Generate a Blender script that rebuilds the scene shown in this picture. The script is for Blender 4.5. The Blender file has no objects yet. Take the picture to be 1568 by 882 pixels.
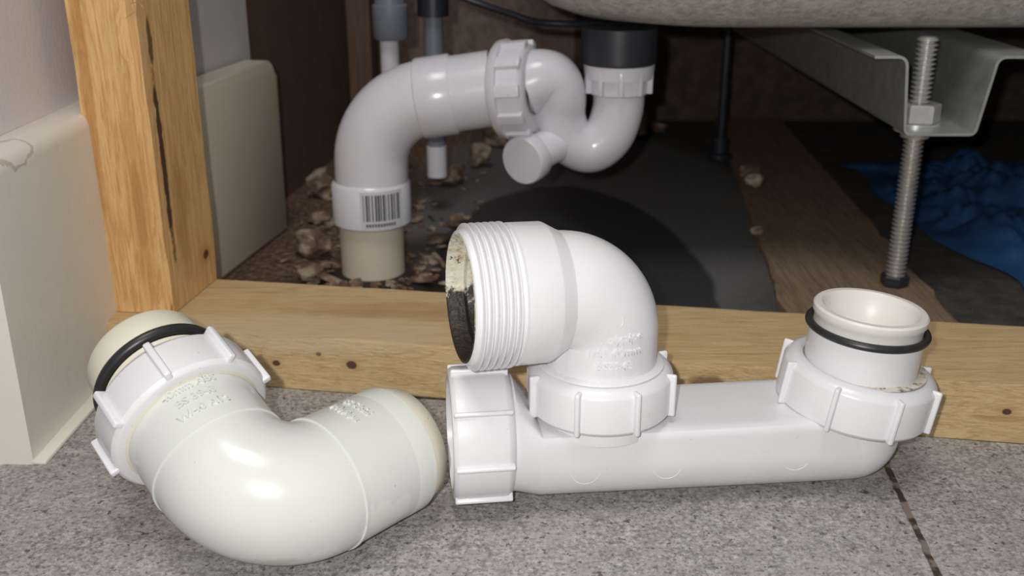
import bpy, bmesh, math, random
from mathutils import Vector, Matrix, noise as mnoise
random.seed(7)
K=0.01
V=Vector
scene=bpy.context.scene
try: scene.view_settings.view_transform='Standard'
except Exception: pass

# ------------------------------------------------------------ material DSL
class M:
    def __init__(s,name,rough=0.5,metal=0.0,spec=0.5):
        s.m=bpy.data.materials.new(name); s.m.use_nodes=True
        s.nt=s.m.node_tree; s.b=s.nt.nodes['Principled BSDF']
        s.b.inputs['Roughness'].default_value=rough
        s.b.inputs['Metallic'].default_value=metal
        s.b.inputs['Specular IOR Level'].default_value=spec
        tc=s.nt.nodes.new('ShaderNodeTexCoord')
        mp=s.nt.nodes.new('ShaderNodeVectorMath'); mp.operation='SCALE'
        mp.inputs['Scale'].default_value=100
        s.nt.links.new(tc.outputs['Object'],mp.inputs[0]); s.co=mp.outputs[0]
    def put(s,sock,v):
        if hasattr(v,'is_linked') or hasattr(v,'links'): s.nt.links.new(v,sock)
        else:
            if hasattr(sock.default_value,'__len__') and not isinstance(v,(int,float)):
                v=tuple(v)
                if len(sock.default_value)==4 and len(v)==3: v=v+(1,)
            sock.default_value=v
    def mapping(s,scale=(1,1,1),rot=(0,0,0),loc=(0,0,0),vec=None):
        n=s.nt.nodes.new('ShaderNodeMapping')
        n.inputs['Scale'].default_value=scale; n.inputs['Rotation'].default_value=rot; n.inputs['Location'].default_value=loc
        s.nt.links.new(vec or s.co,n.inputs['Vector']); return n.outputs[0]
    def noise(s,scale,detail=3,rough=.55,vec=None,dist=0):
        n=s.nt.nodes.new('ShaderNodeTexNoise'); n.inputs['Scale'].default_value=scale
        n.inputs['Detail'].default_value=detail; n.inputs['Roughness'].default_value=rough; n.inputs['Distortion'].default_value=dist
        s.nt.links.new(vec or s.co,n.inputs['Vector']); return n.outputs[0]
    def math(s,op,a,b=0.0,c=None,clamp=False):
        n=s.nt.nodes.new('ShaderNodeMath'); n.operation=op; n.use_clamp=clamp
        s.put(n.inputs[0],a); s.put(n.inputs[1],b)
        if c is not None: s.put(n.inputs[2],c)
        return n.outputs[0]
    def step(s,x,a,b):
        n=s.nt.nodes.new('ShaderNodeMapRange'); n.interpolation_type='SMOOTHSTEP'
        s.put(n.inputs['Value'],x); n.inputs['From Min'].default_value=a; n.inputs['From Max'].default_value=b
        if a>b:
            n.inputs['From Min'].default_value=b; n.inputs['From Max'].default_value=a
            n.inputs['To Min'].default_value=1; n.inputs['To Max'].default_value=0
        return n.outputs['Result']
    def ramp(s,f,stops):
        n=s.nt.nodes.new('ShaderNodeValToRGB'); e=n.color_ramp.elements
        while len(e)<len(stops): e.new(.5)
        for el,(p,c) in zip(e,stops): el.position=p; el.color=(*c,1) if len(c)==3 else c
        s.nt.links.new(f,n.inputs[0]); return n.outputs[0]
    def mix(s,f,a,b,mode='MIX'):
        n=s.nt.nodes.new('ShaderNodeMix'); n.data_type='RGBA'; n.blend_type=mode
        s.put(n.inputs[0],f); s.put(n.inputs[6],a); s.put(n.inputs[7],b); return n.outputs[2]
    def sep(s,vec=None):
        n=s.nt.nodes.new('ShaderNodeSeparateXYZ'); s.nt.links.new(vec or s.co,n.inputs[0]); return n.outputs
    def blob(s,c,r,wob=0.25,ws=1.0,soft=.35):
        v=s.nt.nodes.new('ShaderNodeVectorMath'); v.operation='SUBTRACT'
        s.nt.links.new(s.co,v.inputs[0]); v.inputs[1].default_value=c
        d=s.nt.nodes.new('ShaderNodeVectorMath'); d.operation='DIVIDE'
        s.nt.links.new(v.outputs[0],d.inputs[0]); d.inputs[1].default_value=r
        l=s.nt.nodes.new('ShaderNodeVectorMath'); l.operation='LENGTH'; s.nt.links.new(d.outputs[0],l.inputs[0])
        x=l.outputs['Value']
        if wob: x=s.math('ADD',x,s.math('MULTIPLY',s.math('SUBTRACT',s.noise(ws,3),.5),wob*2))
        return s.step(x,1.0+soft*.5,1.0-soft*.5)
    def bump(s,h,strength=.3,dist=.1):
        n=s.nt.nodes.new('ShaderNodeBump'); n.inputs['Strength'].default_value=strength; n.inputs['Distance'].default_value=dist*K
        s.nt.links.new(h,n.inputs['Height']); s.nt.links.new(n.outputs[0],s.b.inputs['Normal'])
    def col(s,c): s.put(s.b.inputs['Base Color'],c)
    def rough(s,c): s.put(s.b.inputs['Roughness'],c)

def plastic(name,c,dirtc,dirt=.2,rough=.3,patches=()):
    m=M(name,rough)
    n1=m.noise(.35,2); n2=m.noise(2.2,5,.7)
    base=m.mix(n1,tuple(x*.95 for x in c),tuple(min(1,x*1.05) for x in c))
    mask=m.math('MULTIPLY',m.step(n2,.60,.78),dirt)
    spk=m.math('MULTIPLY',m.step(m.noise(5.5,2,.5),.74,.78),min(1,dirt*2.2))
    cc=m.mix(spk,m.mix(mask,base,dirtc),tuple(x*.6 for x in dirtc))
    for (ce,r,colr,amt,wob,ws) in patches:
        cc=m.mix(m.math('MULTIPLY',m.blob(ce,r,wob,ws,.3),amt),cc,colr)
    m.col(cc)
    m.rough(m.math('ADD',rough-.06,m.math('MULTIPLY',m.noise(1.6,4),.16)))
    m.bump(m.noise(1.1,3),.12,.05)
    return m
W_=plastic('white_pvc',(.755,.75,.77),(.55,.47,.36),.2,.24).m
sm=(.56,.57,.55)
W2=plastic('offwhite_abs',(.665,.68,.635),(.60,.55,.40),.28,.20,
   patches=[((-5.2,34.0,1.9),(1.5,1.2,.8),(.80,.79,.74),.6,.9,1.6),((-8.3,30.6,1.2),(1.8,1.5,.5),(.50,.49,.42),.5,.8,1.4),((-6.5,31.6,1.0),(1.4,1.2,.7),(.78,.77,.72),.5,.9,1.8),
            ((-9.6,30.0,1.4),(.14,.5,.14),(.35,.22,.10),.9,.3,4),((-5.0,35.5,3.2),(.9,.9,.5),sm,.5,.9,2.5)]).m
CR=plastic('aged_cream_plastic',(.72,.685,.56),(.35,.24,.12),.5,.42).m
CR2=plastic('stained_white_plastic',(.75,.735,.68),(.45,.33,.18),.35,.35).m
BG=plastic('white_pvc_installed',(.70,.69,.74),(.45,.36,.28),.3,.2).m
BASEP=plastic('old_cream_pipe',(.66,.58,.46),(.34,.24,.16),.6,.5).m
rub=M('black_rubber',.38); rub.col(rub.mix(rub.noise(2),(.012,.012,.013),(.03,.03,.03))); RUB=rub.m
blk=M('black_plastic',.4); blk.col(blk.mix(blk.noise(1),(.012,.014,.02),(.03,.033,.045))); BLK=blk.m
gry=M('grey_plastic',.4); gry.col(gry.mix(gry.noise(1),(.16,.18,.22),(.22,.24,.28))); GRY=gry.m
mi=M('stained_bore',.5)
x,y,z=mi.sep()
a=mi.noise(1.6,5,.7)
c=mi.mix(mi.step(a,.47,.70),(.68,.65,.54),(.45,.36,.20))
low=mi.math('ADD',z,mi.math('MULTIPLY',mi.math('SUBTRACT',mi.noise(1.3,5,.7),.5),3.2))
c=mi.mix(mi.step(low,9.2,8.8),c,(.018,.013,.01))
c=mi.mix(mi.step(mi.noise(1.9,4,.8),.58,.64),c,(.04,.025,.015))
mi.col(c); mi.bump(mi.noise(3,5),.6,.2); BORE=mi.m

g=M('galvanised_steel',.38,.75)
g.col(g.mix(g.noise(.7,5,.6),(.40,.42,.41),(.68,.70,.68)))
g.rough(g.math('ADD',.3,g.math('MULTIPLY',g.noise(1.5,4),.3)))
g.bump(g.noise(.8,2),.1,.05); GALV=g.m
st=M('zinc_plated_steel',.3,.7); st.col(st.mix(st.noise(2,4),(.52,.51,.48),(.85,.84,.81))); STEEL=st.m

def wood(name,light,dark,axis,streak=(.25,.10,.03),seed=0,knots=(),stains=(),fine=1.0,rough=.6,spec=.35):
    m=M(name,rough,spec=spec)
    sc=[1.6,1.6,1.6]; sc[axis]=.10
    v=m.mapping(tuple(sc),loc=(seed,seed*.7,seed*.3))
    n=m.noise(1.1,4,.6,vec=v,dist=.6)
    sc2=[9,9,9]; sc2[axis]=.45
    f=m.noise(1.0*fine,5,.7,vec=m.mapping(tuple(sc2),loc=(seed,0,0)))
    c=m.ramp(n,[(.30,dark),(.42,light),(.49,tuple(x*.88 for x in light)),(.53,tuple((p*.35+q*.65) for p,q in zip(light,dark))),(.58,light)])
    c=m.mix(m.math('MULTIPLY',m.step(f,.50,.72),.55),c,streak)
    c=m.mix(m.math('MULTIPLY',m.step(m.noise(.35,4),.5,.75),.3),c,dark)
    for (ce,r,colr,amt) in knots:
        c=m.mix(m.math('MULTIPLY',m.blob(ce,tuple(q*2.0 for q in r),.2,1.5,.8),.45),c,dark)
        c=m.mix(m.math('MULTIPLY',m.blob(ce,r,.2,3,.4),amt),c,colr)
    for (ce,r,colr,amt,wob,ws) in stains:
        c=m.mix(m.math('MULTIPLY',m.blob(ce,r,wob,ws,.5),amt),c,colr)
    m.col(c)
    m.bump(m.math('ADD',f,m.math('MULTIPLY',m.noise(6,4,.7),.6)),.6,.1)
    return m.m

# ------------------------------------------------------------ mesh helpers
def finish(name,bm,mat,parent=None,smooth=True,angle=40,normals=True):
    if normals: bmesh.ops.recalc_face_normals(bm,faces=bm.faces)
    me=bpy.data.meshes.new(name)
    for v in bm.verts: v.co*=K
    bm.to_mesh(me); bm.free()
    if smooth:
        for p in me.polygons: p.use_smooth=True
        try: me.set_sharp_from_angle(angle=math.radians(angle))
        except Exception: pass
    for mm in (mat if isinstance(mat,(list,tuple)) else [mat]): me.materials.append(mm)
    o=bpy.data.objects.new(name,me); scene.collection.objects.link(o)
    if parent: o.parent=parent
    return o
def empty(name):
    e=bpy.data.objects.new(name,None); scene.collection.objects.link(e); e.empty_display_size=.02; return e
def frame(ax,ref=None):
    ax=V(ax).normalized(); ref=V(ref) if ref else (V((0,0,1)) if abs(ax.z)<.9 else V((0,-1,0)))
    u=(ref-ax*ref.dot(ax)).normalized(); w=ax.cross(u); return ax,u,w
def lathe_bm(bm,prof,o,ax,n=64,ref=None):
    ax,u,w=frame(ax,ref); o=V(o); rings=[]
    for s,r in prof:
        if r<1e-4: rings.append([bm.verts.new(o+ax*s)]); continue
        rings.append([bm.verts.new(o+ax*s+(u*math.cos(t)+w*math.sin(t))*r) for t in [2*math.pi*i/n for i in range(n)]])
    for a,b in zip(rings,rings[1:]):
        for i in range(n):
            j=(i+1)%n
            if len(a)==1 and len(b)==1: continue
            if len(a)==1: bm.faces.new((a[0],b[i],b[j]))
            elif len(b)==1: bm.faces.new((a[i],a[j],b[0]))
            else: bm.faces.new((a[i],a[j],b[j],b[i]))
def lathe(name,prof,o,ax,mat,parent=None,n=64,angle=40):
    bm=bmesh.new(); lathe_bm(bm,prof,o,ax,n); return finish(name,bm,mat,parent,angle=angle)
def fillet(pts,R,n=12):
    pts=[V(p) for p in pts]; out=[pts[0]]
    for i in range(1,len(pts)-1):
        p=pts[i]; a=(pts[i-1]-p).normalized(); b=(pts[i+1]-p).normalized()
        r=R[i-1] if isinstance(R,(list,tuple)) else R
        ang=a.angle(b); d=r/math.tan(ang/2)
        c=p+(a+b).normalized()*(r/math.sin(ang/2))
        p0=p+a*d; p1=p+b*d; v0=p0-c; v1=p1-c; th=v0.angle(v1); axs=v0.cross(v1).normalized()
        for k in range(n+1): out.append(c+Matrix.Rotation(th*k/n,3,axs)@v0)
    out.append(pts[-1]); return out
def catmull(pts,n=8):
    pts=[V(p) for p in pts]; P=[pts[0]*2-pts[1]]+pts+[pts[-1]*2-pts[-2]]; out=[]
    for i in range(1,len(P)-2):
        a,b,c,d=P[i-1:i+3]
        for k in range(n):
            t=k/n; out.append(.5*((2*b)+(c-a)*t+(2*a-5*b+4*c-d)*t*t+(3*b-a-3*c+d)*t**3))
    out.append(pts[-1]); return out
def sweep_bm(bm,path,rad,n=48,cap=True):
    m=len(path); T=[]
    for i in range(m):
        T.append((path[min(i+1,m-1)]-path[max(i-1,0)]).normalized())
    t0,u,w=frame(T[0]); rings=[]
    L=[0]
    for i in range(1,m): L.append(L[-1]+(path[i]-path[i-1]).length)
    for i in range(m):
        u=(u-T[i]*u.dot(T[i])).normalized(); w=T[i].cross(u)
        r=rad(L[i]/L[-1]) if callable(rad) else rad
        rings.append([bm.verts.new(path[i]+(u*math.cos(t)+w*math.sin(t))*r) for t in [2*math.pi*k/n for k in range(n)]])
    for a,b in zip(rings,rings[1:]):
        for k in range(n):
            j=(k+1)%n; bm.faces.new((a[k],a[j],b[j],b[k]))
    if cap: bm.faces.new(rings[0]); bm.faces.new(rings[-1])
def sweep(name,path,rad,mat,parent=None,n=48,cap=True,angle=40):
    bm=bmesh.new(); sweep_bm(bm,path,rad,n,cap)
    return finish(name,bm,mat,parent,angle=angle)
def loft_bm(bm,secs,cap=True):
    rings=[[bm.verts.new(V(p)) for p in s] for s in secs]; n=len(rings[0])
    for a,b in zip(rings,rings[1:]):
        for k in range(n):
            j=(k+1)%n; bm.faces.new((a[k],a[j],b[j],b[k]))
    if cap: bm.faces.new(rings[0]); bm.faces.new(rings[-1])
def box_bm(bm,c,sx,sy,sz,ux=(1,0,0),uy=(0,1,0),uz=(0,0,1),bev=0,seg=2):
    c=V(c);ux=V(ux);uy=V(uy);uz=V(uz); t=bmesh.new(); bmesh.ops.create_cube(t,size=1)
    for v in t.verts: v.co=V((v.co.x*sx,v.co.y*sy,v.co.z*sz))
    if bev: bmesh.ops.bevel(t,geom=t.edges[:],offset=bev,segments=seg,affect='EDGES',profile=.5)
    mp={}
    for v in t.verts: mp[v]=bm.verts.new(c+ux*v.co.x+uy*v.co.y+uz*v.co.z)
    for f in t.faces: bm.faces.new([mp[v] for v in f.verts])
    t.free()
def nut(name,o,ax,R,L,mat,parent,rin,ribs=8,phase=0,rw=.22,rh=.22,ref=None):
    bm=bmesh.new(); h=L/2; f=.14
    prof=[(-h,rin),(-h,R-f-.05),(-h+.04,R-f*.45-.05),(-h+f,R-.04),(-h+f*1.4,R),(h-.38,R),(h-.30,R-.03),(h-.12,R-.18),(h-.03,R-.34),(h,R-.46),(h,rin+.12),(h-.06,rin+.03),(h-.15,rin),(0,rin),(-h,rin)]
    lathe_bm(bm,prof,o,ax,72,ref)
    a,u,w=frame(ax,ref)
    for i in range(ribs):
        t=phase+2*math.pi*i/ribs; d=u*math.cos(t)+w*math.sin(t); tg=a.cross(d)
        box_bm(bm,V(o)+d*(R+rh*.5-.12)-a*.03,rh+.24,rw,L*.93,d,tg,a,bev=.085,seg=3)
    return finish(name,bm,mat,parent,angle=35)
def oring(name,o,ax,R,r,mat,parent):
    prof=[(r*math.sin(t)*1.0,R+r*math.cos(t)) for t in [2*math.pi*i/16 for i in range(17)]]
    return lathe(name,prof,o,ax,mat,parent)
def text_cyl(name,lines,size,o,ax,out,rad,mat,parent,lead=1.25,h=.035,off=.008):
    ax=V(ax).normalized(); out=V(out); out=(out-ax*out.dot(ax)).normalized(); side=ax.cross(out)
    bm=bmesh.new()
    for k,l in enumerate(lines):
        cu=bpy.data.curves.new('t','FONT'); cu.body=l; cu.size=size; cu.align_x='CENTER'; cu.extrude=h; cu.resolution_u=3; cu.offset=off
        ob=bpy.data.objects.new('t',cu); scene.collection.objects.link(ob)
        dg=bpy.context.evaluated_depsgraph_get(); me=bpy.data.meshes.new_from_object(ob.evaluated_get(dg))
        b0=len(bm.verts); bm.from_mesh(me); bm.verts.ensure_lookup_table()
        for v in bm.verts[b0:]:
            X,Y,Z=v.co.x,v.co.y-k*size*lead,v.co.z; t=X/rad
            v.co=V(o)+ax*Y+(out*math.cos(t)+side*math.sin(t))*(rad+Z)
        bpy.data.objects.remove(ob); bpy.data.meshes.remove(me)
    return finish(name,bm,mat,parent,smooth=False)

# ------------------------------------------------------------ room
def poly_box(name,foot,z0,z1,mat,parent=None,bev=0,seg=3):
    bm=bmesh.new(); lo=[bm.verts.new(V((x,y,z0))) for x,y in foot]; hi=[bm.verts.new(V((x,y,z1))) for x,y in foot]
    n=len(foot); bm.faces.new(lo); bm.faces.new(hi)
    for i in range(n): j=(i+1)%n; bm.faces.new((lo[i],lo[j],hi[j],hi[i]))
    if bev: bmesh.ops.bevel(bm,geom=bm.edges[:],offset=bev,segments=seg,affect='EDGES',profile=.5)
    return finish(name,bm,mat,parent,angle=50)

t=M('speckled_grey_tile',.42)
n1=t.noise(.22,4,.6); n2=t.noise(1.6,6,.8); n3=t.noise(5,3,.75); n4=t.noise(.8,6,.75)
c=t.ramp(n2,[(.36,(.18,.168,.16)),(.46,(.275,.262,.25)),(.54,(.36,.345,.33)),(.66,(.51,.49,.47))])
c=t.mix(t.math('MULTIPLY',t.step(n3,.52,.62),.85),c,(.125,.115,.108))
c=t.mix(t.math('MULTIPLY',t.step(n3,.46,.34),.7),c,(.60,.575,.55))
c=t.mix(t.math('MULTIPLY',t.step(n4,.53,.64),.5),c,(.21,.194,.184))
c=t.mix(t.math('MULTIPLY',t.step(n1,.4,.65),.2),c,(.48,.455,.43))
c=t.mix(t.math('MULTIPLY',t.step(t.noise(2.6,4,.65),.60,.65),.9),c,(.075,.066,.062))
x,y,z=t.sep()
gx=t.math('SUBTRACT',x,t.math('ADD',t.math('MULTIPLY',y,.095),13.0))
gx=t.math('ABSOLUTE',t.math('ADD',gx,t.math('MULTIPLY',t.math('SUBTRACT',t.noise(1.2,3),.5),.22)))
gm=t.step(gx,.17,.11)
gc=t.mix(t.step(t.noise(.8,4),.45,.55),(.04,.03,.022),(.20,.16,.13))
c=t.mix(gm,c,gc); t.col(c)
t.rough(t.math('ADD',.36,t.math('MULTIPLY',n2,.25)))
t.bump(t.math('SUBTRACT',t.math('MULTIPLY',n2,.5),t.math('MULTIPLY',gm,1.5)),.35,.12)
poly_box('floor',[(-60,-40),(80,-40),(80,34),(60,36.85),(-21.7,50.3),(-60,62)],-3,0,t.m)

s=M('concrete_subfloor',.7)
nb=s.noise(.5,5,.65); nf=s.noise(2.5,5,.7)
c=s.ramp(nb,[(.3,(.03,.027,.024)),(.5,(.055,.05,.045)),(.7,(.10,.085,.07))])
deb=s.ramp(nf,[(.3,(.03,.017,.01)),(.5,(.12,.065,.04)),(.62,(.28,.17,.11)),(.75,(.5,.36,.26))])
x,y,z=s.sep()
left=s.step(s.math('ADD',x,s.math('MULTIPLY',s.noise(.4,4),5)),1.5,-2.5)
c=s.mix(left,c,deb)
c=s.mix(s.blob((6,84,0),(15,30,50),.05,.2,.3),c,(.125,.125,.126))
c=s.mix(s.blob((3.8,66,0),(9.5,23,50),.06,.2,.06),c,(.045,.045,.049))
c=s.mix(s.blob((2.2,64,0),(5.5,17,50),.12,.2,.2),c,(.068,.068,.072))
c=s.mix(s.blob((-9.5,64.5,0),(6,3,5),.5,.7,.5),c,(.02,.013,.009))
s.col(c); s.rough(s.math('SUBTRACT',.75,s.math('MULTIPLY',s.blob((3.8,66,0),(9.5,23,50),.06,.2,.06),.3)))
s.bump(nf,.5,.25)
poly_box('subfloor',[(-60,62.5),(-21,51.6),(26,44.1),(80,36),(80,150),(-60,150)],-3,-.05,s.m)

def paint(name,c1,c2,rough=.5):
    m=M(name,rough); m.col(m.mix(m.noise(.15,4),c1,c2)); m.bump(m.noise(3,4,.6),.25,.08); return m
pw=paint('painted_wall',(.68,.62,.62),(.74,.685,.68),.6).m
ps=M('cream_gloss_paint',.33)
cc=ps.mix(ps.noise(.2,4),(.72,.68,.60),(.78,.74,.67))
cc=ps.mix(ps.math('MULTIPLY',ps.step(ps.noise(2.5,5,.8),.68,.74),.6),cc,(.5,.33,.24))
ch=ps.blob((-21.7,44.4,13.6),(.9,1.2,.6),.5,1.4,.15)
cc=ps.mix(ps.math('MULTIPLY',ps.math('SUBTRACT',ps.blob((-21.7,44.4,13.6),(1.05,1.45,.75),.5,1.4,.1),ch,None,True),.6),cc,(.42,.32,.25))
cc=ps.mix(ps.math('MULTIPLY',ch,.7),cc,(.78,.72,.68)); ps.col(cc)
ps.bump(ps.noise(1.0,4,.6),.25,.1)
poly_box('wall_left',[(-60,61.6),(-23.3,43.2),(-22.9,57.5),(-22.9,90),(-60,90)],-3,60,pw)
def skirting(name,a,b,h,th,mat):
    bm=bmesh.new(); a=V((*a,0));b=V((*b,0)); d=(b-a).normalized(); nrm=V((-d.y,d.x,0))
    prof=[(0,0),(0,h-.9)]+[(.9-.9*math.cos(q),h-.9+.9*math.sin(q)) for q in [math.pi/2*i/8 for i in range(1,9)]]+[(th,h-.05),(th,0)]
    loft_bm(bm,[[e+nrm*p[0]+V((0,0,p[1])) for p in prof] for e in (a,b)])
    return finish(name,bm,mat,angle=50)
skirting('baseboard_left',(-21.6,40.95),(-21.2,58.5),13.9,1.7,ps.m)
skirting('baseboard_front',(-60,59.9),(-22.4,41.25),13.85,1.5,ps.m)
bm=bmesh.new(); box_bm(bm,(-21.2,45.9,.1),.7,10.0,.22,ux=(1,-.04,0),uy=(.03,1,0),bev=.08); finish('trim_sealant',bm,ps.m)
ps2=M('cream_baseboard_paint',.3); ps2.col(ps2.mix(ps2.noise(.3,4),(.63,.575,.44),(.71,.66,.52)))
bm=bmesh.new()
a=V((-20.6,58.6,0)); b=V((-17.2,76.3,0)); d=(b-a).normalized(); nrm=V((-d.y,d.x,0)); Ld=(b-a).length; H=13.0
out=[(0,-.05),(Ld,-.05),(Ld,H-1.2)]+[(Ld-1.2+1.2*math.cos(q),H-1.2+1.2*math.sin(q)) for q in [math.pi/2*i/8 for i in range(1,9)]]+[(0,H)]
f1=[bm.verts.new(a+d*p+V((0,0,q))) for p,q in out]; f2=[bm.verts.new(a+d*p+V((0,0,q))+nrm*1.8) for p,q in out]
ff=bm.faces.new(f1); bm.faces.new(f2)
for i in range(len(out)): j=(i+1)%len(out); bm.faces.new((f1[i],f1[j],f2[j],f2[i]))
bmesh.ops.bevel(bm,geom=list(ff.edges),offset=.35,segments=3,affect='EDGES',profile=.5)
finish('baseboard_rear',bm,ps2.m,angle=50)
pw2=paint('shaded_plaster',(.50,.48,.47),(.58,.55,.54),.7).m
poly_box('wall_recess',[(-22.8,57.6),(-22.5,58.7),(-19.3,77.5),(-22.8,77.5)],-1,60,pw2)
bw=wood('brown_board',(.17,.105,.075),(.10,.06,.042),2,seed=3,streak=(.045,.028,.018),rough=.7)
poly_box('wall_side_panel',[(-20.2,77.6),(-22,77.6),(-17,118),(-15,118)],-1,60,bw)
poly_box('trim_stud',[(-15.6,100),(-13.4,100),(-13.2,104),(-15.4,104)],-.04,60,bw,bev=.1)
pb=M('chipboard_back',.8); nn=pb.noise(1.2,5,.7)
pb.col(pb.ramp(nn,[(.3,(.15,.10,.08)),(.5,(.22,.155,.125)),(.7,(.30,.22,.18))])); pb.bump(nn,.3,.1)
poly_box('wall_back',[(-30,118.1),(7,118.1),(7,122),(-30,122)],-1,60,pb.m)
pd=M('shade_toned_board',.85); nn=pd.noise(.6,5,.7)  # shade under the bath painted into this stretch of back wall's colour
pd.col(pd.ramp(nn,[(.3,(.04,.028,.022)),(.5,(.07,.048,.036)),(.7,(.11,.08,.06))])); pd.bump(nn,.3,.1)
poly_box('wall_back_shade_toned',[(7.05,118.1),(90,118.1),(90,122),(7.05,122)],-1,60,pd.m)
poly_box('wall_right',[(80.1,44),(84,44),(84,118),(80.1,118)],-1,60,bw)

# ------------------------------------------------------------ timber
post=wood('post_pine',(.78,.49,.21),(.50,.24,.065),2,seed=1.3,streak=(.36,.16,.045),
   knots=[((-17.4,56.0,4.9),(.35,.35,.28),(.10,.045,.02),.95),((-20.5,51.5,26),(1.6,1,1.0),(.30,.14,.04),.7),((-19.3,51.7,9),(.3,1,2.4),(.42,.20,.06),.5)],
   stains=[((-17.95,52.4,11.2),(.33,.26,4.9),(.05,.025,.012),.95,.65,1.5),((-17.9,52.5,17.2),(.3,.25,1.2),(.08,.04,.015),.85,.5,1.5),
           ((-17.6,53.5,8),(.4,.9,4),(.35,.17,.05),.4,.5,.8),((-21.2,51.6,16),(.35,.6,9),(.45,.19,.05),.6,.5,.5),((-18.3,51.5,24),(.5,.9,5),(.34,.22,.10),.45,.5,1.2)])
bm=bmesh.new()
foot=[(-21.7,51.9),(-18.15,51.5),(-17.3,57.2),(-20.9,57.6)]
secs=[]
for i in range(61):
    z=3.04+i*.75; s_=[]
    for k,(x,y) in enumerate(foot):
        am=.06 if k!=1 or z<20 else .22
        s_.append((x+am*mnoise.noise(V((x,y,z*.35))),y+am*mnoise.noise(V((y,x,z*.4))),z))
    secs.append(s_)
loft_bm(bm,secs)
bmesh.ops.bevel(bm,geom=[e for e in bm.edges if abs(e.verts[0].co.z-e.verts[1].co.z)>.6],offset=.2,segments=2,affect='EDGES')
po=finish('timber_stud_post',bm,post,angle=30)
bm=bmesh.new()
for i in range(150):
    zz=random.uniform(19,29); side=random.random()
    if side<.7: p=V((-18.15+random.uniform(-.15,.2),51.62+random.uniform(-.05,.5),zz))
    else: p=V((random.uniform(-21.5,-19.8),51.75,random.uniform(22.5,28)))
    dr=V((random.uniform(-.5,.9),random.uniform(-1,-.1),random.uniform(-1.2,.8))).normalized(); Ln=random.uniform(.3,.95)
    pts=[p+V((0,.1,0)),p+dr*Ln*.5,p+dr*Ln+V((random.uniform(-.15,.15),0,random.uniform(-.2,.1)))]
    sweep_bm(bm,catmull(pts,3),lambda f:.04*(1-f*.7),5)
finish('splinters',bm,post,po)

knots=[]
def bx(x,z): return (x,46.8-(x)*.165,z)
for xx,zz,rr in [(-8.2,1.6,.28),(-12.2,1.4,.2),(-9.9,2.1,.14),(23,1.6,.2),(-16,1.2,.25)]:
    knots.append((bx(xx,zz),(rr,rr*1.6,rr*.8),(.07,.035,.02),.95))
beamm=wood('beam_pine',(.63,.465,.245),(.46,.30,.13),0,seed=5.1,streak=(.31,.18,.07),knots=knots,
   stains=[((-12,48.6,3),(8,3,.8),(.64,.55,.37),.4,.4,.4),((9.5,45.2,1.6),(1.0,2,.8),(.12,.05,.03),.75,.4,1),((-4,52,3),(7,1.2,1),(.35,.18,.07),.4,.4,.5)])
bm=bmesh.new()
A=V((-21.7,50.35,1.5)); B=V((60,36.9,1.5)); secs=[]
for i in range(42):
    f=i/41; p=A.lerp(B,f); q=p+V((1.0,7.25,0))
    w1=.06*mnoise.noise(p*.4); w2=.06*mnoise.noise(q*.4)
    secs.append([(p.x,p.y+w1,.01),(p.x,p.y+w1,3+w2),(q.x,q.y+w2,3+w1*.5),(q.x,q.y,0.01)])
loft_bm(bm,secs)
bmesh.ops.bevel(bm,geom=[e for e in bm.edges if abs(e.verts[0].co.x-e.verts[1].co.x)>1.5],offset=.16,segments=2,affect='EDGES')
finish('timber_floor_beam',bm,beamm,angle=30)

pk=wood('old_plank_wood',(.27,.19,.125),(.14,.09,.055),1,seed=8,streak=(.06,.035,.02),rough=.75)
bm=bmesh.new()
box_bm(bm,(0,0,0),1,1,1)
for v in bm.verts:
    f=v.co.y+.5; l=V((16.4,56.5)).lerp(V((23.2,118)),f); r=V((26.3,54.8)).lerp(V((30.5,118)),f)
    p=l if v.co.x<0 else r; v.co=V((p.x,p.y,-.05 if v.co.z<0 else .4))
bmesh.ops.subdivide_edges(bm,edges=[e for e in bm.edges if abs(e.verts[0].co.y-e.verts[1].co.y)>30],cuts=60)
for v in bm.verts: v.co.x+=.35*mnoise.noise(V((v.co.y*.7,v.co.x*.1,1)))
finish('floor_plank',bm,pk)

# ------------------------------------------------------------ rubble
rb=M('rubble_mix',.85)
rn=rb.noise(.8,2,.4); rb.col(rb.mix(rb.noise(3,4),rb.ramp(rn,[(.3,(.05,.03,.02)),(.46,(.18,.105,.07)),(.55,(.42,.31,.22)),(.7,(.64,.54,.40))]),(.13,.08,.05)))
rb.bump(rb.noise(4,4),.5,.2)
bm=bmesh.new()
def rock(c,s,flat=.6):
    t_=bmesh.new(); bmesh.ops.create_icosphere(t_,subdivisions=2,radius=1); off=V((random.random()*50,)*3)
    rot=Matrix.Rotation(random.random()*6,3,'Z')@Matrix.Rotation(random.uniform(-.4,.4),3,'X'); sc=V((s*random.uniform(.6,1.4),s*random.uniform(.4,1.0),s*flat*random.uniform(.4,1)))
    pts={}
    for v in t_.verts:
        q=v.co.copy(); q=V([math.copysign(abs(k)**.7,k) for k in q])
        p=q*(1+.6*mnoise.noise(v.co*1.6+off)); p=V((p.x*sc.x,p.y*sc.y,p.z*sc.z)); pts[v]=rot@p
    mz=min(p.z for p in pts.values())
    mp={v:bm.verts.new(V(c)+p-V((0,0,mz))) for v,p in pts.items()}
    for f in t_.faces: bm.faces.new([mp[v] for v in f.verts])
    t_.free()
def chip(x,y,l,w,h,a,tilt=0):
    R=Matrix.Rotation(a,3,'Z')@Matrix.Rotation(tilt,3,'Y'); zc_=abs(math.sin(tilt))*l/2+h/2*abs(math.cos(tilt))-.03
    box_bm(bm,(x,y,zc_),l,w,h,R@V((1,0,0)),R@V((0,1,0)),R@V((0,0,1)),bev=min(w,h)*.15)
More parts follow.
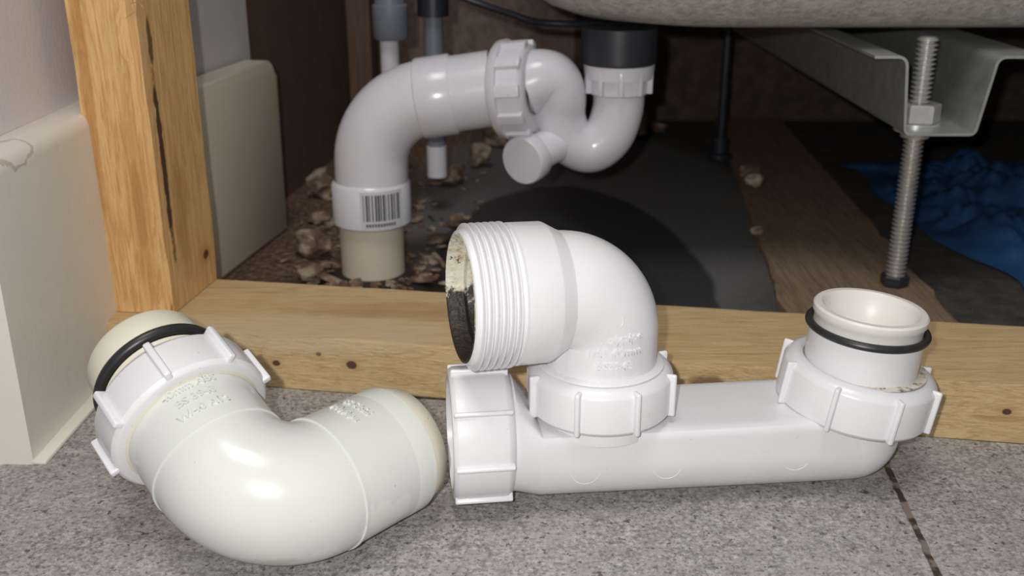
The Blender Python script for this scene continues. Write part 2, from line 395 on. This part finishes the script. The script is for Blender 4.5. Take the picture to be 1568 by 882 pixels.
for i in range(200):
    yy=random.uniform(59.5,100); xx=random.uniform(-19.0+max(0,(yy-60))*.12,-3.5+(yy-60)*.06)
    if (xx+9.5)**2+(yy-67)**2<9: continue
    if -18.8<xx<-16.0 and yy<77: continue
    s=random.choice([.12,.15,.2,.25,.3,.4]); rock((xx,yy,-.04),s,.35)
for i in range(45):
    yy=random.uniform(60,92); xx=random.uniform(-15.3,-4)
    if (xx+9.5)**2+(yy-67)**2<12: continue
    chip(xx,yy,random.uniform(.6,2.2),random.uniform(.25,.8),random.uniform(.12,.3),random.uniform(0,3.1),random.uniform(-.35,.35))
for (xx,yy,s) in [(-14.3,70,1.2),(-13.3,65,.8),(-15,78,1.3),(-12,76,.9),(-14.8,73.5,1.0),(-5.6,73,.8),(-3,96,1.3),(-5.5,90,1.3),(-1,104,1.6),(-16.5,86,1.4),(13,108,1.8),(15,112,1.6)]:
    rock((xx,yy,-.04),s,.8)
for (xx,yy,s) in [(20.8,86,.9),(21.4,91,.8),(18.3,74,.4)]: rock((xx,yy,.41),s,.9)
for i in range(80):
    a_=random.uniform(0,6.28); r_=random.uniform(2.7,4.6); s=random.uniform(.15,.42)
    rock((-9.5+r_*math.cos(a_),66.8+r_*math.sin(a_),-.04),s,.5)
finish('rubble_pile',bm,rb.m,smooth=False)

bl=M('blue_plastic',.28); bl.col(bl.mix(bl.noise(.4,3),(.014,.045,.12),(.035,.11,.25)))
bm=bmesh.new(); nx,ny=80,90; gr=[]
for j in range(ny):
    row=[]
    for i in range(nx):
        u_=i/(nx-1); v_=j/(ny-1); x=31.0+u_*24+(1-v_)*1.5; y=61+v_*36
        ex=3.5*mnoise.noise(V((v_*4,0,3))); ey=4*mnoise.noise(V((u_*4,5,3)))
        h=abs(mnoise.noise(V((x*.16,y*.13,0))))*3.5+abs(mnoise.noise(V((x*.45,y*.4,7))))*2.0+abs(mnoise.noise(V((x*1.1,y*.9,2))))*.6
        e=min(1,min(u_,1-u_,v_,1-v_)*8)
        row.append(bm.verts.new(V((x+ex,y+ey,.1+h*e))))
    gr.append(row)
for j in range(ny-1):
    for i in range(nx-1): bm.faces.new((gr[j][i],gr[j][i+1],gr[j+1][i+1],gr[j+1][i]))
finish('plastic_sheet',bm,bl.m,angle=60)

# ------------------------------------------------------------ bath
bt=M('bath_underside',.75)
bn=bt.noise(1.3,6,.75)
bt.col(bt.mix(bt.step(bn,.3,.6),(.44,.42,.36),(.70,.67,.60))); bt.bump(bn,1.0,.6)
bm=bmesh.new(); secs=[]
def rrect(x0,y0,x1,y1,r,z,n=12):
    out=[]
    for cx,cy,a0 in ((x1-r,y1-r,0),(x0+r,y1-r,90),(x0+r,y0+r,180),(x1-r,y0+r,270)):
        for i in range(n+1):
            t=math.radians(a0+90*i/n); out.append((cx+r*math.cos(t),cy+r*math.sin(t),z))
    return out
for z,ins in [(16.35,9),(16.4,5.5),(16.75,3.6),(17.4,2.3),(18.5,1.3),(20.5,.6),(24,.2),(30,0),(50,0)]:
    rr=max(1.5,10-ins*.5)
    secs.append(rrect(-.8+ins*1.35,60.3+ins,78-ins,117-ins,rr,z))
loft_bm(bm,secs)
finish('bathtub',bm,bt.m,angle=60)

# ------------------------------------------------------------ steel bracket
br_=empty('bath_support_bracket')
pts=[(20.8,15.3),(22.6,15.3),(23.05,10.8),(27.3,10.8),(28.0,15.3),(30.6,15.3)]
pp=fillet([V((x,0,z)) for x,z in pts],.45,5)
th=.16; up=[];
for i,p in enumerate(pp):
    tt=(pp[min(i+1,len(pp)-1)]-pp[max(i-1,0)]).normalized(); nn_=V((-tt.z,0,tt.x)); up.append(p+nn_*th)
loop=pp+up[::-1]
bm=bmesh.new(); loft_bm(bm,[[(p.x,yy,p.z) for p in loop] for yy in (60.2,80,100,117.5)])
finish('channel',bm,GALV,br_,angle=35)
def hexnut(name,o,r,h,mat,parent,rot=0):
    bm=bmesh.new(); lathe_bm(bm,[(0,.45),(0,r*.9),(.1,r),(h-.1,r),(h,r*.9),(h,.45)],o,(0,0,1),6,ref=(math.sin(rot),-math.cos(rot),0)); return finish(name,bm,mat,parent,smooth=False)
prof=[(0,0)]; zz=0; L=15.55
while zz<L: prof+= [(zz,.42),(zz+.05,.42),(zz+.15,.62),(zz+.19,.62)]; zz+=.28
prof+=[(L+.2,.45),(L+.25,0)]
lathe('threaded_rod',prof,(24.8,63,.45),(0,0,1),STEEL,br_,n=28,angle=10)
hexnut('upper_nut',(24.8,63,11.1),1.35,1.15,STEEL,br_,.35)
lathe('washer_top',[(0,.6),(0,1.4),(.14,1.4),(.14,.6)],(24.8,63,10.97),(0,0,1),STEEL,br_,32)
lathe('lower_flange',[(0,.6),(0,.85),(.35,.9),(.38,1.3),(.6,1.3),(.6,.6)],(24.8,63,10.15),(0,0,1),STEEL,br_,32)
hexnut('foot_nut',(24.8,63,.45),.9,.7,BLK,br_)
r2=empty('bath_leg'); 
lathe('leg_rod',[(0,0),(0,.42),(15.9,.42),(15.9,0)],(20,98,.45),(0,0,1),BLK,r2,16)
lathe('leg_foot',[(0,0),(0,1.2),(.4,1.2),(.6,.8),(2.0,.8),(2.0,0)],(20.0,98,.42),(0,0,1),BLK,r2,24)

# ------------------------------------------------------------ background supply pipes
p1=empty('water_supply_pipe')
lathe('pipe',[(0,0),(0,.72),(30,.72),(30,0)],(-9.3,80,-.02),(0,0,1),BG,p1,24)
lathe('coupling',[(0,.7),(0,1.2),(.2,1.35),(2.5,1.35),(2.6,1.15),(5,1.15),(5.1,1.4),(12,1.4),(12,.7)],(-9.15,80,13.9),(0,0,1),GRY,p1,32)
p2=empty('overflow_pipe')
lathe('pipe',[(0,0),(0,.75),(27,.75),(27,0)],(-6.0,81,3.3),(0,0,1),GRY,p2,24)
lathe('coupling',[(0,.7),(0,1.2),(4,1.2),(4,.7)],(-6.0,81,15.5),(0,0,1),BLK,p2,24)
lathe('lower_end',[(0,0),(0,.8),(2.5,.8),(2.5,0)],(-6,81,3.0),(0,0,1),BG,p2,24)
sweep('cable',catmull([(-6,72,19.5),(-4,72,18.0),(-2,72,17.2),(0,72.5,16.5),(2.0,73,15.9),(6,75,15.7),(8,88,15.6)]),.24,BLK,None,12)

# ------------------------------------------------------------ installed waste trap (back)
bt_=empty('installed_waste_trap')
lathe('soil_stub',[(0,0),(0,2.15),(4.6,2.15),(4.6,0)],(-9.5,67,-.04),(0,0,1),BASEP,bt_)
path=fillet([(-9.4,67,3.6),(-9.2,67,11.3),(-1.2,66.6,12.5)],4.3,16)
sweep('bend',path,2.42,BG,bt_)
dH=(V((-1.2,66.6,12.5))-V((-9.2,67,11.3))).normalized()
e0=V((-9.2,67,11.3))
lathe('bend_collar',[(0,2.1),(0,2.5),(.12,2.62),(2.7,2.62),(2.85,2.5),(2.95,2.4)],(-9.4,67,3.5),(.0,0,1),BG,bt_)
lathe('bend_outlet_collar',[(0,2.4),(.08,2.55),(.2,2.58),(2.2,2.58),(2.35,2.5),(2.35,2.0)],e0+dH*3.25,dH,BG,bt_)
lathe('waste_pipe',[(0,2.1),(3.9,2.1)],e0+dH*5.3,dH,BG,bt_)
nd=V((.93,-.30,.10)).normalized()
nc=V((.2,66.5,12.45))
nut('compression_nut',nc+nd*.3,nd,2.9,2.0,BG,bt_,1.6,10,.2,.8,.2)
lathe('nut_collar',[(-1.0,2.0),(-1.0,2.95),(-.8,3.15),(-.35,3.2),(-.3,2.8)],nc,nd,BG,bt_)
P=[(.9,66.4,12.8),(1.8,66.4,13.1),(2.6,66.5,12.9),(3.05,66.6,11.9),(3.15,66.8,10.5),(3.7,66.9,9.2),(5.1,67,8.55),(6.3,67,9.4),(6.85,67,11.0),(6.9,67,12.4)]
sweep('p_bend',catmull(P),lambda f:2.0-.35*min(1,f/.3),BG,bt_)
sweep('clean_out_neck',[V((3.8,66.8,9.2)),V((2.4,66.0,8.85)),V((1.2,65.3,8.4))],1.2,BG,bt_)
ca=(V((-.55,-.75,-.1))).normalized()
lathe('clean_out_cap',[(-1.2,1.1),(-1.2,1.4),(-.9,1.58),(.1,1.58),(.22,1.5),(.25,0)],(.75,64.9,8.2),ca,BG,bt_)
lathe('trap_inlet_nut',[(0,1.5),(0,1.8),(.1,1.9),(1.0,1.95),(1.05,2.2),(1.9,2.28),(2.0,2.1),(2.0,1.7)],(6.85,67,12.1),(0,0,1),BG,bt_)
bm=bmesh.new()
for i in range(10):
    t_=i*.628+.3; box_bm(bm,(6.85+2.05*math.cos(t_),67+2.05*math.sin(t_),13.0),.4,.3,1.6,(math.cos(t_),math.sin(t_),0),(-math.sin(t_),math.cos(t_),0),bev=.08)
finish('trap_inlet_ribs',bm,BG,bt_)
lathe('tailpiece',[(0,1.8),(0,2.3),(.1,2.4),(2.25,2.4),(2.25,0)],(6.8,67,14.05),(0,0,1),BLK,bt_)
lab=M('label_paper',.5); lab.col((.62,.62,.64)); ink=M('label_ink',.5); ink.col((.03,.03,.035))
def patch(bm,cx,cy,r,a0,a1,z0,z1,n=3):
    row=[[bm.verts.new(V((cx+r*math.sin(a0+(a1-a0)*i/n),cy-r*math.cos(a0+(a1-a0)*i/n),zz))) for zz in (z0,z1)] for i in range(n+1)]
    for a,b in zip(row,row[1:]): bm.faces.new((a[0],b[0],b[1],a[1]))
bm=bmesh.new(); patch(bm,-9.4,67,2.65,-.15,.95,3.75,6.2,16); finish('barcode_label',bm,lab.m,bt_)
bm=bmesh.new(); a=-.08
random.seed(3)
while a<.86:
    w=random.choice([.018,.03,.045]); patch(bm,-9.4,67,2.67,a,a+w,4.25,6.0,1); a+=w+random.choice([.02,.032,.05])
for k in range(11): patch(bm,-9.4,67,2.67,k*.07-.02,k*.07+.025,3.87,4.08,1)
finish('barcode_bars',bm,ink.m,bt_)

# ------------------------------------------------------------ foreground bath trap
ft=empty('bath_waste_trap')
T0=V((-1.33,38.35,0)); d=V((.9925,.122,0)).normalized(); nr=V((-d.y,d.x,0)); Z=V((0,0,1))
def circ(s,r,zc,n=96):
    return [T0+d*s+nr*(r*math.sin(t))+Z*(zc+r*math.cos(t)) for t in [2*math.pi*i/n for i in range(n)]]
def usec(s,r,h,n=96):
    out=[]; lf=.3*max(0,1-s/15)
    for i in range(n):
        t=2*math.pi*i/n; c_,s_=math.cos(t),math.sin(t)
        if c_<0: out.append(T0+d*s+nr*(r*s_)+Z*(lf+r+r*c_))
        else:
            q=16; k=(abs(c_)**q+abs(s_)**q)**(-1/q); out.append(T0+d*s+nr*(r*s_*k)+Z*(lf+r+(h-lf*.8-r)*c_*k))
    return out
bm=bmesh.new()
loft_bm(bm,[circ(.6,2.5,3.05),circ(1.35,2.45,3.0)]+[[a_.lerp(b_,f) for a_,b_ in zip(circ(1.35+f*1.0,2.45,3.0),usec(1.35+f*1.0,2.2,3.75))] for f in (.15,.35,.7,1)]+[usec(s_,2.2,3.75) for s_ in (4,6,8,10,12,14,15.9)])
finish('trap_body',bm,W_,ft,angle=38)
Rc=T0+d*15.95; tl=V((.07,.0,1)).normalized()
lathe('trap_upturn',[(2.25-2.25*math.cos(t),2.2*math.sin(t)) for t in [math.pi/2*i/14 for i in range(15)]]+[(3.4,2.25),(4.2,2.35),(4.2,0)],Rc+Z*.02,tl,W_,ft)
nut('inlet_nut',Rc+tl*4.35,V((.14,-.02,1)),3.22,2.1,W_,ft,2.45,8,.2)
lathe('inlet_spigot',[(3.9,0),(3.9,2.3),(5.6,2.35),(6.85,2.35),(6.92,2.28)],Rc,tl,W_,ft)
lathe('inlet_spigot_lip',[(6.85,2.1),(6.9,2.28),(7.2,2.22),(7.5,2.26),(7.6,2.34),(7.85,2.34),(7.93,2.26),(7.93,2.02),(7.85,1.93),(7.2,1.75),(6.9,1.6),(6.0,1.58),(6.0,0)],Rc,tl,CR2,ft)
oring('inlet_seal',Rc+tl*7.05,tl,2.40,.17,RUB,ft)
gr_=M('rusty_grime',.7); gr_.col(gr_.mix(gr_.step(gr_.noise(2.2,4,.7),.45,.65),(.68,.63,.55),(.16,.08,.04)))
lathe('nut_grime',[(0,2.3),(0,2.75)],Rc+tl*5.34,tl,gr_.m,ft)
o0=T0+Z*3.1
nut('outlet_nut',o0,d,2.78,2.55,W_,ft,2.3,8,.05,.2,.2)
lathe('outlet_nut_inner',[(-.9,0),(-.9,2.4),(.9,2.4)],o0,d,W_,ft)
Cc=T0+d*5.02
lathe('tee_boss',[(3.4,2.5),(4.8,2.5),(4.8,0)],Cc,Z,W_,ft)
nut('tee_nut',Cc+Z*5.05,Z,3.0,2.0,W_,ft,2.35,8,.42)
lathe('tee_seat_ring',[(5.75,2.2),(6.12,2.62),(6.2,2.5),(6.2,2.2)],Cc,Z,W_,ft)
hd=V((-.962,-.275,.03)).normalized(); zc=9.3
corner=Cc+Z*zc
path=fillet([Cc+Z*5.0,corner,corner+hd*3.2],1.95,20)
sweep('elbow',path,lambda f:2.28+.12*max(0,min(1,(f-.3)*2.5)),W_,ft,n=64,angle=60)
P_=[(1.9,2.3),(1.95,2.46),(2.03,2.49),(2.5,2.76),(2.6,2.80),(3.9,2.82),(3.96,2.70)]
s0=4.05
for k in range(6):
    P_+=[(s0,2.66),(s0+.08,2.66),(s0+.12,2.88),(s0+.19,2.88),(s0+.24,2.66)]; s0+=.275
P_+=[(5.74,2.64),(5.85,2.62),(5.9,2.55)]
bm=bmesh.new(); lathe_bm(bm,P_,corner,hd,80); finish('threaded_socket',bm,W_,ft,angle=30)
lathe('socket_bore',[(5.9,2.55),(5.92,2.45),(5.85,2.38),(5.5,2.34),(5.2,2.32),(5.15,1.98),(4.8,1.92),(4.7,0)],corner,hd,BORE,ft,80)
text_cyl('embossed_marking',['© Polypipe','1½" 40mm','BS3943'],.52,Cc+Z*7.85,Z,V((.16,-1,0)),2.30,W_,ft,1.15,.07)
lathe('logo_ring',[(.02*math.sin(t),.26+.03*math.cos(t)) for t in [2*math.pi*i/8 for i in range(9)]],Cc+Z*8.75+V((.37,-2.28,0)),V((.16,-1,.05)),W_,ft,32)
for s_ in (4.1,7.5,13.0):
    bm=bmesh.new(); prof=[(.012*math.sin(t),.62+.02*math.cos(t)) for t in [2*math.pi*i/8 for i in range(9)]]
    lathe_bm(bm,prof,T0+d*s_-nr*2.165+Z*2.2,-nr,40); finish('mould_ring',bm,W_,ft)

# ------------------------------------------------------------ left knuckle elbow fitting
le=empty('compression_elbow_fitting')
u1=V((-.62,.69,.355)).normalized(); u2=V((.665,.747,.0)).normalized()
C0=V((-9.3,32.6,2.72))
path=fillet([C0+u1*5.6,C0,C0+u2*6.55],2.6,24)
sweep('elbow',path,lambda f:2.68,W2,le,n=72,angle=60,cap=False)
ang=u1.angle(u2); tlen=2.6/math.tan(ang/2)
for nm,uu in (('seam_ring',u1),('seam_ring',u2)):
    lathe(nm,[(-.09,2.66),(-.05,2.74),(.05,2.74),(.09,2.66)],C0+uu*(tlen+.05),uu,W2,le)
lathe('socket_sleeve',[(5.6,2.67),(5.65,2.69),(6.5,2.69),(6.6,2.6)],C0,u2,W2,le,72)
lathe('socket_mouth',[(6.5,2.62),(6.7,2.60),(7.35,2.40),(7.42,2.3),(7.3,2.1),(6.0,2.05),(5.9,0)],C0,u2,CR,le,72)
nut('compression_nut',C0+u1*6.1,u1,3.25,2.05,W_,le,2.6,8,.42,.3,.26)
lathe('nut_inner_step',[(5.0,2.6),(5.08,2.8),(5.12,2.85)],C0,u1,CR,le)
lathe('spigot',[(6.0,0),(6.0,2.2),(7.2,2.25),(7.6,2.3),(7.65,2.42),(7.8,2.45),(7.9,2.3),(8.2,2.3),(8.5,2.42),(9.5,2.42),(9.7,2.3),(9.75,2.1),(9.0,2.05),(8,0)],C0,u1,CR,le)
oring('rubber_seal',C0+u1*8.1,u1,2.5,.24,RUB,le)
text_cyl('embossed_marking',['40mm ABS','BS 3943','W/40 A12'],.48,C0+u1*4.7,u1,V((0.15,-.5,1)),2.68,W2,le,1.25,.07)
text_cyl('embossed_marking',['BS 5255','Polypipe'],.48,C0+u2*4.7,u2*1,V((-.25,-.3,1)),2.68,W2,le,1.25,.07)

# ------------------------------------------------------------ lights / world / camera
def light(name,typ,loc,energy,col,size=None,rot=None):
    l=bpy.data.lights.new(name,typ); l.energy=energy; l.color=col
    if typ=='POINT': l.shadow_soft_size=size*K
    if typ=='AREA': l.size=size*K
    o=bpy.data.objects.new(name,l); scene.collection.objects.link(o); o.location=V(loc)*K
    if rot: o.rotation_euler=rot
    return o
light('phone_flash','POINT',(-2.2,-1.5,26),5.9,(1,.98,.955),.4)
light('ceiling_lamp','AREA',(-10,-10,190),12,(1,.97,.94),60,(0,0,0))
w=bpy.data.worlds.new('World'); scene.world=w; w.use_nodes=True
w.node_tree.nodes['Background'].inputs[0].default_value=(.95,.95,1,1); w.node_tree.nodes['Background'].inputs[1].default_value=.17
cam=bpy.data.cameras.new('camera'); co=bpy.data.objects.new('camera',cam); scene.collection.objects.link(co)
cam.sensor_width=36; cam.lens=36*1586/1568; cam.clip_start=.01; cam.clip_end=20
co.location=(0,0,.24); co.rotation_euler=(math.pi/2-math.atan(.378),0,0)
cam.dof.use_dof=True; cam.dof.focus_distance=.42; cam.dof.aperture_fstop=14
scene.camera=co
